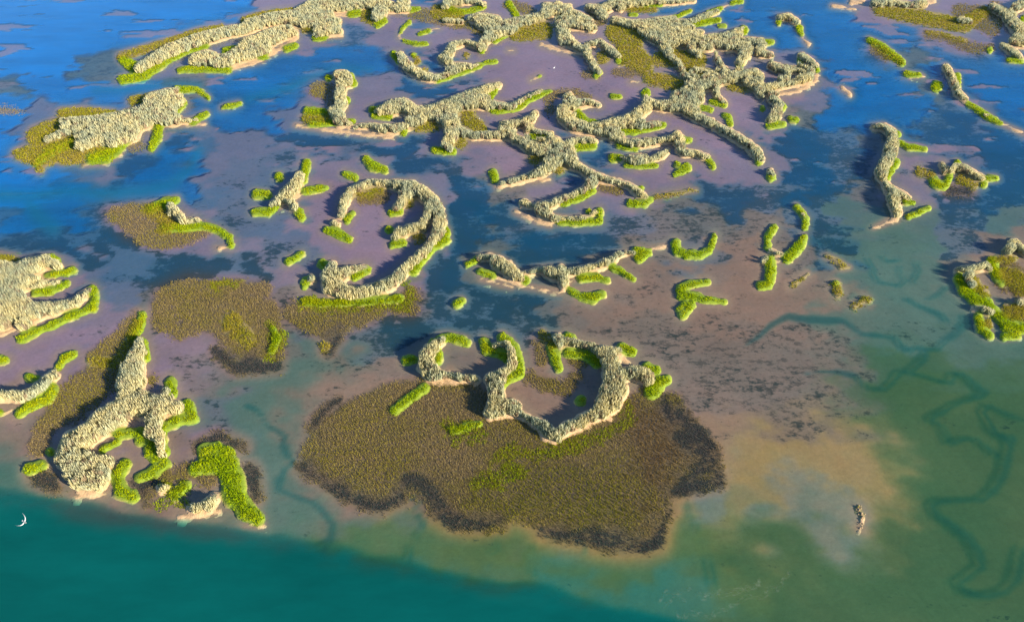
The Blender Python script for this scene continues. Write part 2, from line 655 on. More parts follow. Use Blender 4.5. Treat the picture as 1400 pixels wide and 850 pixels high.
('silt_bar', 'slender silt and moss bar beside the U-shaped grass islet', '''
B B3 160,735,8 250,670,10
Y B3 180,725,7 230,690,6
'''),
('silt_bar', 'curved silt bar with an olive moss rim at the creek edge', '''
Y B3 350,580,9 400,600,10 440,630,12
B B3 395,605,9 430,640,12 470,640,8
'''),
('silt_bar', 'mossy silt hump with a green top beside the curved silt bar', '''
Y B3 400,730,22 410,770,22 405,795,12
B B3 412,760,16
G B3 395,725,10
'''),
('silt_bar', 'low olive algae bar at the tip of the brown flats', '''
Y B3 500,840,14 540,815,18 570,810,14
'''),
('marsh_islet', 'islet with brown matted centre, green rim and shrubs, beside the blue creek', '''
S B3 1040,655,15 1110,650,20 1190,630,20 1210,650,18
S B3 1300,560,20 1340,510,23 1391,550,20 1430,580,20
S B3 1090,700,20 1120,730,22
M B3 1300,680,70 1391,720,70 1440,740,60
Y B3 1230,600,20 1330,590,25
G B3 1220,610,25 1250,680,25 1270,720,14
G B3 1050,700,22 1080,760,25 1130,800,28 1200,830,28
Y B3 1130,720,30 1180,780,30
S B3 1370,820,18 1391,830,16
S C3 1130,40,13 1210,60,20
G C3 1150,10,25 1180,0,25 1240,70,20 1300,130,28 1391,150,25 1440,140,20
G C3 1150,90,16 1170,150,20 1215,185,14
G C3 1290,190,16 1360,180,16
Y C3 1200,130,25
M C3 1330,70,50 1391,60,60
Y B3 1300,680,55 1391,720,60 1440,740,60
Y C3 1320,60,50 1391,60,50
'''),
('marsh_islet', 'wide olive meadow islet with dark shrub humps and a bare silt tip', '''
S A3 600,20,20 660,15,23 720,20,18 800,30,18 860,20,22
B A3 480,12,14 540,10,14
B A3 880,10,14 920,5,12
Y A3 620,55,22 720,70,33 850,90,38 950,110,38 1050,130,38
M A3 1050,60,40 1150,90,60 1220,140,50 1240,60,50
Y A3 1080,130,40 1180,60,30
S A3 1060,110,22 1100,115,20
S A3 1230,40,23 1290,70,28 1340,130,36 1391,180,46 1450,200,40
S A3 1350,40,27 1391,20,27 1440,10,25
S A3 1340,220,27 1391,230,27
G A3 1391,100,16
'''),
('marsh_islet', 'flat olive grass strip ending in a shrub hook, alongside the wide olive meadow islet', '''
M A3 880,180,20 980,200,22 1080,240,30 1150,260,25 1220,250,16
Y A3 880,170,10 980,185,10 1080,215,12
G A3 1210,265,14
S A3 1280,240,15 1340,280,23 1380,310,11
G A3 1310,315,10 1380,325,8
'''),
('marsh_islet', 'small hook islet with green foot and silt tip, alone in open blue water', '''
S A3 100,95,18 150,90,18 190,120,18
G A3 95,120,12
G A3 205,150,18 215,180,9
B A3 215,185,6 235,215,6 255,235,10
'''),
('silt_bar', 'bare brown silt bar beside the wide olive meadow', '''
B A3 380,30,8 440,38,8 500,50,5
'''),
('grass_islet', 'spindle-shaped mossy islet with one brown flank', '''
G A3 575,210,14 640,240,16 700,290,18 750,330,16
Y A3 600,230,18 680,290,22 740,330,16
M A3 610,260,30 660,300,20
'''),
('grass_islet', 'small green islet just off the tip of the spindle-shaped islet', '''
G A3 770,390,14 840,395,8
B A3 790,408,6 860,402,6
'''),
('marsh_islet', 'shrub spine trailing a long green grass tail across blue water', '''
S A3 980,355,18 1000,390,20 1020,430,20 1040,490,20 1080,525,16
G A3 1040,400,14 1045,450,10
G A3 930,455,28
G A3 1100,550,12 1150,580,12 1210,620,16 1270,650,6
S A3 1185,605,10 1195,610,10
B A3 1280,655,5 1391,705,7
'''),
('silt_bar', 'small pale silt mound alone in the blue water', '''
B A3 430,465,9 460,480,12 475,500,10
'''),
('marsh_islet', 'brown cordgrass islet with a green ridge and curled green tail', '''
M B0 600,360,40 700,340,45 800,340,45
M B0 640,380,40 700,430,50 800,440,60 900,430,70
M B0 760,470,50 850,500,40 1000,460,50 930,500,30 1080,440,30
Y B0 760,330,25 830,340,40 900,420,40 860,440,30
G B0 800,330,20 870,300,25 930,280,14
G B0 870,430,20 960,430,20 1080,420,16 1150,440,14 1210,480,16 1220,520,12
S B0 900,310,18 920,350,23 950,370,20
S B0 970,400,20 1040,395,15
B B0 1150,535,8 1210,530,8
'''),
('marsh_islet', 'pale many-fingered shrub islet with green finger tips', '''
S B0 -40,660,60 0,660,60 80,680,64 180,630,46 240,610,36 310,640,22
S B0 60,740,70 150,730,27 230,730,20 310,720,15
S B0 -40,800,80 0,800,76 100,820,46
S C0 -40,80,80 0,80,82 100,60,55 200,60,46 300,40,33 400,20,23
S B0 400,820,23 440,790,20 470,760,15
S C0 120,150,20 160,130,20
Y B0 -20,590,30 0,590,30 80,590,14
G B0 270,590,18 300,600,14
G B0 250,680,8 340,665,12 385,650,14
G B0 180,775,10 260,765,12 350,720,12
G B0 490,750,18 500,800,16 490,850,18
G C0 490,20,16 440,60,14 350,90,14 310,120,14 200,160,14 110,205,20
B C0 0,185,10 100,140,10 170,150,8
B B0 200,690,14 250,685,10
'''),
('grass_islet', 'small round green islet between the many-fingered and green-hooked islets', '''
G C0 -10,318,14 10,315,16 30,310,12
'''),
('marsh_islet', 'pale shrub islet with a green hook, beside the brown cordgrass slope', '''
S C0 -40,510,30 0,510,28 60,505,26 130,520,28 190,480,32 240,440,32 290,390,20
G C0 390,285,14 330,310,18 310,350,12
G C0 150,410,16 190,405,10
G C0 280,470,22 250,520,22 150,560,20 95,600,16
G C0 0,590,10
B C0 -20,600,14 0,600,14 100,565,12
'''),
('marsh_islet', 'large arrow-shaped pale shrub islet with a brown cordgrass slope, by the deep channel', '''
M C0 720,90,30 650,210,60 500,300,40 560,380,90 450,480,100 350,560,90 250,650,50 200,780,50
Y C0 720,120,30 640,300,30 600,330,40 480,320,25
S C0 740,210,18 730,280,42 700,370,64 690,450,74 680,520,56
S C0 680,560,56 560,640,74 480,700,56 400,760,74 330,820,36
S C0 760,560,66 850,560,56 940,570,36
S C0 880,480,23
S C0 830,650,36 800,700,36 850,740,27 860,810,23
S D0 330,20,20 400,40,64 430,120,46 500,110,56 550,80,36
S D0 500,20,50 560,10,40
G C0 750,80,18 730,150,25 700,190,20
G C0 765,215,9 780,310,9
G C0 900,440,30 915,490,16
G C0 990,550,25 1020,620,22 950,630,20 870,670,14 850,720,12 880,800,14
G C0 620,710,16 740,690,20 740,740,20
G C0 620,750,10 540,790,12
G C0 790,750,25 800,810,30 820,840,25
M C0 800,420,30
G C0 260,800,16
G D0 150,40,25 220,20,20
G D0 660,10,25 620,80,25 640,160,30 700,180,30
G D0 730,90,14 800,60,30 870,10,25
K D0 250,100,50 200,80,50 290,140,30
B D0 380,182,14 480,178,14 560,172,9
K D0 700,110,25 760,130,30 860,70,25
'''),
('marsh_islet', 'bright green hummock islet with small cream shrubs, edged by brown weed at the channel', '''
M D0 760,200,30 860,100,40 1000,50,40 1100,90,50
K C0 1050,760,30 1150,720,30 1280,770,30
K D0 1320,60,50 1350,180,40
K D0 740,180,28 780,230,20
G D0 1030,40,30 1120,10,50 1200,20,56 1230,100,56 1240,180,56 1300,260,46 1360,300,28
G C0 1080,800,36 1150,790,36 1200,810,36
H D0 900,150,50 980,140,40
H D0 850,220,30 960,210,40
G D0 920,180,20 990,130,16
S D0 850,150,20 880,145,14
S D0 1100,230,36 1140,190,20
S D0 1000,245,15 1040,255,26
B D0 940,290,10 1060,285,14 1150,262,10
B D0 1290,340,8 1391,340,8
'''),
('marsh_islet', 'small star-shaped shrub islet with green arms beside the ring islet', '''
S B1 270,160,26 250,210,32 200,250,36 170,280,27 130,310,18
S B1 230,310,18 250,335,15
G B1 305,90,20 295,140,16 290,180,12
G B1 160,160,20
G B1 40,250,22 100,255,18
G B1 30,345,16 100,345,18 150,320,10
G B1 270,350,22 280,375,16
G B1 300,235,16 380,220,14 410,218,8
B B1 170,315,12 260,260,10
'''),
('grass_islet', 'short slanted green islet between the star-shaped and ring islets', '''
G B1 510,145,14 560,165,16
'''),
('grass_islet', 'lumpy green islet just outside the ring islet, opposite its mouth', '''
G B1 620,65,16 650,100,25 720,125,14
'''),
('grass_islet', 'small leaf-shaped green islet inside the mouth of the ring islet', '''
G B1 205,605,14 250,585,14 280,565,8
'''),
('marsh_islet', 'large ring-shaped shrub ridge round a pink mud basin', '''
S B1 450,405,14 465,415,14
S B1 490,370,15 500,320,18 510,280,23 540,240,23 600,210,23 660,195,20 740,200,20 800,205,28 860,215,35 920,250,37 970,290,32 1000,340,29 1010,400,29 1005,460,32 970,510,23 920,570,26 860,620,26 800,680,29 740,730,32 660,760,35 580,780,35 500,770,37 440,740,46 420,680,37 440,630,22
S B1 860,240,32 820,280,27 780,330,20
S B1 800,450,22 780,480,22 850,440,25 920,420,27 950,370,22 960,300,22
S B1 480,680,37 560,650,23 620,640,13
S B1 330,700,20
G B1 410,440,12 470,460,22 530,490,14
G B1 520,390,14 550,350,8
G B1 750,350,14 800,345,10
G B1 1045,440,12 1040,490,20 970,530,18 920,590,16 870,660,16
G B1 740,440,18
G B1 760,520,14 820,510,10
G B1 560,690,14 630,650,12
G B1 390,620,22
G B1 300,710,20 290,740,12
H B1 280,810,30 400,830,30
M B1 600,270,30 700,260,40
Y B1 580,255,20 700,235,20
Y B1 850,290,22
Y B1 900,480,30
H C1 290,20,36 450,30,32 600,25,32 750,20,32 840,10,40
H B1 840,730,22 850,800,36
G C1 300,10,18 450,15,12 560,15,10 800,-10,16
M C1 330,80,60 450,90,50 560,60,50 700,60,30
M C1 230,60,50 330,110,64 420,150,60 520,110,54 640,80,40
M C1 780,50,36 850,40,44
M C1 860,-20,50
Y C1 400,240,25
K C1 470,200,30 420,270,30
'''),
('cordgrass_meadow', 'flat brown cordgrass meadow with green wedge, beside the foot of the ring islet', '''
M B0 880,800,60 1000,740,50 1100,740,40 1250,740,40 1391,760,40
M C0 860,60,60 860,100,60 950,180,35 1050,80,80 1150,100,80 1250,200,80 1300,270,60
M C0 1000,30,80 1200,40,80 1330,40,80
M C1 20,150,80 60,250,70 100,60,60 150,300,40
K C0 1150,270,40 1250,360,40 1350,340,50
K C1 50,350,40 150,350,30
Y C0 1220,120,60 1300,200,50
H B0 1140,740,20 1130,720,20 1250,720,18
H C1 110,110,20 130,200,36 180,190,32 110,290,28
G C1 130,150,10 150,200,14 120,270,10
'''),
('marsh_islet', 'small shrub crescent beside the heart-shaped ridge, with a bright green inner lip', '''
S C1 1020,210,20 980,250,32 940,290,37 940,350,42 970,390,42 1040,400,20 1120,410,18 1200,420,16
G C1 1010,200,14 1060,195,16 1120,210,18 1150,225,14
G C1 1010,280,12 1000,320,12
G C1 975,225,14
G C1 830,320,18 870,310,16
B C1 940,430,16 1040,435,14 1200,440,14
B C1 850,335,8
'''),
('marsh_islet', 'heart-shaped shrub ridge with a point toward the brown meadow and green lobes', '''
S C1 1290,420,36 1300,470,36 1310,540,42 1280,600,32 1360,570,42 1391,570,46
G C1 1245,220,20 1260,260,25 1310,275,20 1370,300,18
G C1 1340,200,20 1380,215,16
S C1 1300,245,15 1350,240,15
S C2 0,240,13 50,230,13
S C2 60,250,18 85,310,20 70,360,23 20,400,32 0,450,32 0,520,37
G C2 30,190,18 80,240,22 110,310,22 115,390,22 60,410,20 20,450,14
G C2 0,280,14 50,310,14
S C2 0,560,42 50,560,23 110,600,23 170,630,20 230,660,28 270,700,42 300,730,27 360,680,32 430,650,32 480,620,28 540,600,37 590,540,64 620,480,64 610,400,46 600,340,46 560,280,37 640,270,23
S C2 560,290,33 500,250,23 420,235,23 340,220,26
S C2 640,400,36 720,380,32 780,400,42 800,430,27
S C2 320,200,23 330,260,13
Y C2 240,180,20 290,240,30
G C2 290,260,22 310,320,25 325,360,14
G C2 370,190,16 400,200,10
G C2 370,280,16 460,290,22 520,320,30
G C2 660,250,22 710,270,22
G C2 790,355,22 840,370,18
G C2 820,480,40 860,430,30 890,420,22
G C2 440,530,20
H C2 690,540,30 700,640,40 620,680,30 520,710,30
H C2 600,690,25 480,740,40 360,780,40 240,800,40 120,810,30
M C2 210,230,25 240,320,30
M C2 180,410,35 270,450,40 370,460,30 430,400,30
M C2 400,310,30 460,340,20
B C2 650,290,12 700,330,14
B C2 290,755,12 360,720,12 460,670,12 600,620,10
'''),
('cordgrass_meadow', 'broad dark-fringed brown cordgrass meadow spread round the tip of the heart', '''
m 1 415,605 450,562 520,525 575,515 650,522 700,560 760,605 830,560 880,530 930,540 960,590 990,640 980,665 920,685 925,700 905,720 905,750 860,757 820,747 780,737 740,727 700,707 690,722 640,727 605,707 580,680 555,688 520,702 480,682 440,662 413,632
K D1 280,30,40 400,100,40 500,170,40 600,220,40 700,240,35 800,200,30
K D1 860,100,50 950,150,60 1000,250,60 1080,320,40 1200,340,30 1320,320,14
K D2 240,380,25 350,390,40 500,400,60 650,430,60 780,450,40 850,420,40 870,350,30 900,280,25
K D2 1150,100,60 1050,120,60 950,160,40 1100,20,60
K C2 960,600,40 1060,720,60 1130,820,60 980,720,60
K C2 880,520,25 920,640,30
K C1 480,520,20 380,600,24 330,680,24
O D2 150,150,150 400,220,160 620,260,110
O D1 1250,150,110 1300,220,90
R C2 800,640,110 920,760,110
R D2 800,60,110
'''),
('grass_mound', 'narrow bright green grass bar lying across the brown meadow', '''
G C1 770,580,20 850,520,20 930,465,22
'''),
('grass_mound', 'rounded bright green grass mound on the meadow against the crook of the heart', '''
H C1 1050,660,40 1100,720,50 1180,660,40 1230,700,45
G C1 1080,690,14 1150,670,18 1220,650,10
H C1 1180,740,30
'''),
('grass_mound', 'wide fuzzy green grass patch on the meadow off the tip of the heart', '''
H D1 1200,110,40 1300,80,50
H D2 -40,100,50 0,100,50 60,50,60 120,40,40
H C2 100,790,40 0,820,40
'''),
('silt_bar', 'pale slanted silt bar with a mossy end in the lavender pool', '''
B A2 180,424,6 225,402,7
G A2 222,403,5
'''),
('silt_bar', 'small flat silt bar by the foot of the olive flats', '''
B A2 705,432,5 750,436,6
'''),
('silt_bar', 'tiny pale silt spit in the lavender pool near the hooked ridge', '''
B A2 58,266,6 85,268,5
'''),
('grass_islet', 'faint green grass dot at the mouth of the small blue inlet', '''
G A2 700,76,6 735,78,6
'''),
('grass_islet', 'tiny green grass sliver in open blue water off the grassy spur', '''
G A2 1172,137,6 1205,137,6
'''),
('shell_heap', 'small heap of shells and weed on the orange sand flat', '''
B D3 535,280,6 542,300,6 535,330,8 525,362,8
Y D3 518,252,9
'''),
('weed_patch', 'pale sparse olive weed patch in the open blue water', '''
M A0 -20,580,30 0,580,30 60,585,30 110,590,20
'''),
('weed_patch', 'sparse weed patch on the silt between the two horns of grass', '''
M A0 700,770,30 740,760,28
'''),
]

# creeks cut into the flats
CREEKS = '''
W C3 -80,240,2 0,190,8 60,130,14 150,85,18 260,105,20 370,110,20 440,110,14 500,150,12 550,185,10 640,190,9 710,200,9 750,245,10 790,270,9 840,250,9 880,275,16 860,320,18 810,370,12 800,390,9 860,400,9 940,430,9 1010,440,9 1030,390,9 1070,390,10 1130,440,12 1190,490,14 1150,515,12 1050,545,12 970,590,14 900,630,10 960,670,9 990,720,10 1010,760,10 1080,735,10 1140,735,12 1200,780,14 1250,820,14
W C3 880,260,9 940,265,12 970,225,12 1040,180,12 1090,120,20 1080,90,16
W C3 240,388,1 330,380,6 400,380,10 500,400,12 540,440,12 590,475,10 660,470,12 710,430,12 740,385,10 800,370,8
W C3 1391,640,10 1300,600,10 1210,560,10 1180,590,12 1210,650,14 1250,710,16 1310,740,20
W D3 1330,-120,22 1310,-20,22 1290,70,22 1240,150,20 1180,205,14 1050,210,12 950,215,14 910,240,20 940,290,18 1020,340,18 1100,410,22 1160,480,22 1170,560,20 1120,605,16 1040,650,14 1100,700,16 1200,715,16 1300,690,18 1360,630,20 1380,540,18 1391,470,16
W C3 780,0,8 840,30,8 900,55,8 960,80,9 990,110,9
W B3 570,600,6 600,650,7 610,690,6 640,720,6 740,740,6 770,710,7 740,680,7 740,640,7
W B3 830,620,8 840,660,10 810,720,7
W B3 640,580,5 680,610,6 740,600,6
W B3 980,750,14 940,790,8 890,810,5
W B3 265,470,5 330,540,6
W D1 240,0,10 190,60,14 165,110,12 170,160,10 260,190,10 360,230,12 410,280,16 450,340,18 440,410,18 390,470,14
W C1 0,560,10 60,590,6 110,670,7 170,700,8 200,720,9 190,780,12 230,850,12
W D1 870,190,6 890,260,7 930,340,8 890,400,8 860,470,8 850,530,7
W D1 910,220,4 900,290,4
W D1 1330,380,4 1320,440,5 1300,490,4
W D2 180,430,4 210,500,5 200,600,5
W D2 470,450,4 460,520,4
W D2 1000,220,5 1040,310,6 1090,400,6 1110,500,6 1150,590,7 1150,680,6
W D2 20,380,4 0,470,4
V B0 -60,255,50 0,260,50 150,270,40 350,235,30 550,250,40 750,240,35 900,200,30 990,130,25 1050,20,20
V B0 150,290,40 200,370,50 280,430,40
V A0 500,480,18 700,470,22 900,440,18 1050,450,22
V A1 0,520,20 200,470,25 350,400,22 500,360,20 640,370,14
'''

# floor of the flats on a coarse survey net (35 units a cell), type and run length
FLOOR = '''
D10 p6 E1 p8 E8 p7
D7 p3 p3 k1 p15 E7 p4
D3 q2 p4 D1 E5 d3 p11 p3 E3 q1 E4
q1 D5 q2 E4 p4 d3 p10 p3 E4 q1 E3
D1 p6 p1 E3 p8 p11 q2 E4 k1 d1 p1 E1
D1 p5 d1 v1 p3 d5 p6 d3 p5 d2 k2 q2 d4
D2 v2 p1 d1 E2 p1 v2 k1 p3 d2 k1 p4 d2 p6 d2 k3 p2 p1 d2
D2 E2 d1 E3 v2 k1 p1 p5 d2 q2 p2 p4 d2 k2 d2 q1 p3 d3
v1 E2 k1 p5 k1 v2 p5 d3 k3 k3 q3 q2 k2 g4 k2 g1
d2 v1 d2 v1 p4 k2 p4 p1 d2 q1 d4 q2 k2 b2 q2 d2 g3 k2 b1
p2 d1 v2 d3 v1 d1 p6 d2 b2 d3 b5 b4 b1 g4 b3
p2 v2 v1 q2 q5 q4 k2 d3 b6 b7 g4 b2
p5 q7 k3 d3 k2 d2 q5 b4 g9
p8 q4 g2 k2 b3 b3 q3 q4 q4 g7
p6 q3 g4 b4 b7 q4 q6 t6
b3 p5 k1 g3 b3 b9 q4 q5 t7
b3 p5 k1 g2 b2 b13 b3 q5 t6
g2 b5 q2 g3 b14 o1 o7 t6
g1 b7 q2 g2 b15 l2 o5 o1 t5
T2 b7 g4 g4 s3 b5 o2 l2 o2 l2 o2 t5
T6 b4 g2 s6 s7 s2 l2 s1 o1 l2 s1 t6
T13 s5 s7 s3 o3 s2 t7
T19 s9 s2 t10
T26 s4 t10
T28 t12
'''
CHANNEL = [(-80, 640), (0, 668), (60, 680), (95, 688), (160, 700), (230, 714), (300, 722), (370, 735), (460, 748), (560, 768), (650, 788), (760, 808), (880, 835), (960, 856), (1100, 885), (1500, 960)]
# ------------------------------------------------------------------ ground sheet and water
for k_, (n_, l_, t_) in enumerate(ISLETS):
    ISLETS[k_] = (n_, l_, [stroke(t) for t in t_.strip().splitlines()])
CREEK = [stroke(t) for t in CREEKS.strip().splitlines()]

# type: depth m, eelgrass, weed specks, mud colour, suspended-silt colour (D, E, v with painted sky blue)
TYPES = {
    'D': (1.60, 0.42, 0.00, (0.12, 0.12, 0.16), (0.001, 0.140, 0.440)),  # reflected sky painted into the blue of the silt, E likewise
    'E': (1.30, 0.50, 0.00, (0.12, 0.12, 0.16), (0.001, 0.095, 0.290)),
    'd': (0.55, 0.84, 0.10, (0.16, 0.125, 0.14), (0.002, 0.040, 0.075)),
    'k': (0.22, 0.58, 0.20, (0.21, 0.145, 0.16), (0.015, 0.050, 0.080)),
    'p': (0.06, 0.14, 0.10, (0.265, 0.17, 0.215), (0.050, 0.050, 0.110)),
    'v': (0.26, 0.26, 0.10, (0.19, 0.145, 0.19), (0.020, 0.065, 0.140)),  # bluish tint imitates sky reflected on the shallows
    'q': (0.10, 0.34, 0.42, (0.235, 0.15, 0.12), (0.040, 0.045, 0.045)),
    'b': (0.05, 0.20, 0.26, (0.255, 0.155, 0.115), (0.050, 0.040, 0.032)),
    'g': (0.28, 0.16, 0.16, (0.20, 0.175, 0.13), (0.025, 0.066, 0.055)),
    't': (0.40, 0.06, 0.16, (0.205, 0.155, 0.062), (0.012, 0.042, 0.019)),
    'o': (0.07, 0.02, 0.18, (0.375, 0.23, 0.088), (0.050, 0.040, 0.015)),
    'l': (0.12, 0.00, 0.10, (0.215, 0.205, 0.18), (0.050, 0.070, 0.072)),
    's': (0.38, 0.03, 0.12, (0.27, 0.185, 0.065), (0.022, 0.050, 0.017)),
    'T': (0.50, 0.00, 0.04, (0.25, 0.19, 0.10), (0.001, 0.086, 0.078)),
}
KA = np.array([1.9, 0.75, 0.62])
rows = []
for line in FLOOR.strip().splitlines():
    r_ = []
    for c, n in re.findall(r'([A-Za-z])(\d+)', line):
        r_ += [c] * int(n)
    rows.append((r_ + [r_[-1]] * 40)[:40])
NET = np.array([[np.concatenate([[t[0], t[1], t[2]], t[3], t[4]]) for t in (TYPES[c] for c in r_)] for r_ in rows])

for i_ in range(13):                              # sky reflection painted as extra blue over the farther weed beds
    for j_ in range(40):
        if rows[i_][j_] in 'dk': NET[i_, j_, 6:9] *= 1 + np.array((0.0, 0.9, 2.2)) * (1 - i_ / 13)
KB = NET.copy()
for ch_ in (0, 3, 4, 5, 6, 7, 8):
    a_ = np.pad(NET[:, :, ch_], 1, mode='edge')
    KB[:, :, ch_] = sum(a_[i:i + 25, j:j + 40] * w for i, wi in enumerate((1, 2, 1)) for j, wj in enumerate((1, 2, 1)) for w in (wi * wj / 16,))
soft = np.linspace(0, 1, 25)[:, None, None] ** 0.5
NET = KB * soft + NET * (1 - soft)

# sheet lines: fine over the flats, widening out to the horizon
out_ = np.array([3.0, 8, 18, 40, 90, 200, 450, 1000, 2200, 5000])
xs = np.concatenate([-(210 + out_)[::-1], np.arange(-210, 210.01, 0.72), 210 + out_])
ys = [26.0]
while ys[-1] < 290: ys.append(ys[-1] + 0.42 + 0.0032 * max(ys[-1] - 40, 0))
ys = np.concatenate([-(out_ - 20)[::-1], ys, ys[-1] + out_])
GX, GY = np.meshgrid(xs, ys)
gx, gy = GX.ravel(), GY.ravel()
PX, PY, SCL = survey(gx, np.maximum(gy, 10.0))
# the flats carry on outside the frame as they are inside it
fold = lambda v, a: np.abs((v + a) % (2 * a) - a)
QX = fold(PX, W0)
QY = np.where(PY < 0, np.minimum(-PY, 400.0), np.minimum(PY, H0))
wx = (fbm(gx * 0.055, gy * 0.055, 4) - 0.5) * 16 + (fbm(gx * 0.22, gy * 0.3 + 5, 4) - 0.5) * 12
wy = (fbm(gx * 0.055 + 40, gy * 0.055 + 7, 4) - 0.5) * 16 + (fbm(gx * 0.22 + 11, gy * 0.3, 4) - 0.5) * 14
QX2, QY2, _ = survey(gx + wx, np.maximum(gy + wy, 10.0))
QX2 = fold(QX2, W0); QY2 = np.where(QY2 < 0, np.minimum(-QY2, 400.0), np.minimum(QY2, H0))
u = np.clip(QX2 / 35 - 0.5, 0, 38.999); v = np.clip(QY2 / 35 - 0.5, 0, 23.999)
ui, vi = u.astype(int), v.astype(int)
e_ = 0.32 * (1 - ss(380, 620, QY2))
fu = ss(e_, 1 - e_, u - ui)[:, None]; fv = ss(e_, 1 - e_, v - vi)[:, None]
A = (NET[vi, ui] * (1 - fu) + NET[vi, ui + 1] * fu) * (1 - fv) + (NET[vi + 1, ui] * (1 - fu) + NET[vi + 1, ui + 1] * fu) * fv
depth, eel, speck, mud, silt = A[:, 0].copy(), A[:, 1].copy(), A[:, 2].copy(), A[:, 3:6].copy(), A[:, 6:9].copy()  # silt carries the painted sky blue too

land = np.full(gx.shape, -1e3)
for n_, l_, st in ISLETS:
    land = np.maximum(land, field(st, 'SGBY', PX, PY, -30.0))
land = land / SCL                                      # metres
halo = ss(-2.2, 0.0, land)[:, None]
mud = mud * (1 - 0.75 * halo) + np.array((0.34, 0.225, 0.15)) * 0.75 * halo
eel = eel * (1 - 0.8 * ss(-2.5, -0.6, land)); speck = speck * (1 - ss(-1.5, -0.3, land))
depth = depth * (0.75 + 0.5 * fbm(gx * 0.12, gy * 0.12, 3))
bars = ss(0.61, 0.68, fbm(gx * 0.085 + 3, gy * 0.19, 6)) * (1 - ss(250, 380, QY))
bars = bars * ss(0.25, 0.5, depth)
depth = depth * (1 - 0.92 * bars)
mud = mud * (1 - 0.8 * bars[:, None]) + np.array(TYPES['p'][3]) * 0.8 * bars[:, None]
eel = eel * (1 - 0.85 * bars)
depth = np.minimum(depth, 0.05 + 0.28 * np.maximum(0, -land - 0.2))
mead = np.full(gx.shape, -1e3)
for n_, l_, st in ISLETS:
    if n_ != 'weed_patch': mead = np.maximum(mead, field(st, 'MK', PX, PY, -30.0))
mead = mead / SCL
depth = np.minimum(depth, 0.04 + 0.16 * np.maximum(0, -mead - 0.5))
eel *= 1 - 0.7 * ss(-0.5, 0.5, mead)
weed = np.full(gx.shape, -1e3)
for n_, l_, st in ISLETS: weed = np.maximum(weed, field(st, 'K', PX, PY, -20.0))
weed = ss(-1.0, 1.0, weed / SCL)
mb = (0.75 * ss(-0.8, 0.8, mead))[:, None]
mud = mud * (1 - mb) + np.array((0.17, 0.12, 0.06)) * mb
eel = np.maximum(eel, 0.72 * weed)
# deep channel in front
cl = np.array(CHANNEL, float)
below = (PY - np.interp(PX, cl[:, 0], cl[:, 1])) / SCL + (fbm(gx * 0.2, gy * 0.2, 4) - 0.5) * 2.4
ch = ss(-0.8, 3.6, below) * np.where(gy < 120, 1, 0)
ch = np.where(gy < 30, 1.0, ch)
depth = depth + ch * 3.4
silt = silt * (1 - ch[:, None]) + np.array(TYPES['T'][4]) * ch[:, None]
eel *= 1 - ch; speck *= 1 - ch
# creeks
cw = np.clip(field(CREEK, 'W', PX, PY, -12.0) / SCL + 0.0 + (fbm(gx * 0.5, gy * 0.5, 3) - 0.5) * 0.6, -9, 9)
cw = ss(-0.35, 0.45, cw); cv = ss(-2.0, 2.5, field(CREEK, 'V', PX, PY, -20.0) / SCL)
depth = depth + 0.04 * cw + 0.55 * cv * (1 - 0.5 * ss(0.5, 1.5, depth))
eel *= (1 - cv) * (1 - cw)
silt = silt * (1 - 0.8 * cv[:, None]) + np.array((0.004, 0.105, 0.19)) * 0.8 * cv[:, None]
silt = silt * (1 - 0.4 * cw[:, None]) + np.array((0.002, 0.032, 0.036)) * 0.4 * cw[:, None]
far = ss(150, 900, np.hypot(gx, gy - 130) - 150)
depth = depth * (1 - far) + 2.5 * far

zbed = -depth + (fbm(gx * 0.7, gy * 0.7, 3) - 0.5) * 0.05
zbed = np.minimum(zbed, -0.02)
nx, ny = len(xs), len(ys)
idx = np.arange(nx * ny).reshape(ny, nx)
QUADS = np.stack([idx[:-1, :-1], idx[:-1, 1:], idx[1:, 1:], idx[1:, :-1]], -1).reshape(-1, 4)
eelc = np.stack([eel, speck, eel * 0], 1)
mesh('seabed', np.stack([gx, gy, zbed], 1), QUADS, seabed_material(), {'mud': mud, 'eel': eelc}, True, kind='structure',
     label='tidal mud, sand and eelgrass floor under shallow water', category='seabed')
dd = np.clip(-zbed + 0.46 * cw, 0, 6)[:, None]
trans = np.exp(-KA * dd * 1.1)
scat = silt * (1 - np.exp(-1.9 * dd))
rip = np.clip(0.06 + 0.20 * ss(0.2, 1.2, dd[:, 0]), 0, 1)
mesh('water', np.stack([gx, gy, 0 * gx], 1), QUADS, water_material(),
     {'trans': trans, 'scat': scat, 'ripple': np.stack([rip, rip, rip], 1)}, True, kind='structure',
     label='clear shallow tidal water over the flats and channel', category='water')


def bed_z(x, y):
    ix = np.clip(np.searchsorted(xs, x) - 1, 0, nx - 2); iy = np.clip(np.searchsorted(ys, y) - 1, 0, ny - 2)
    return zbed.reshape(ny, nx)[iy, ix]


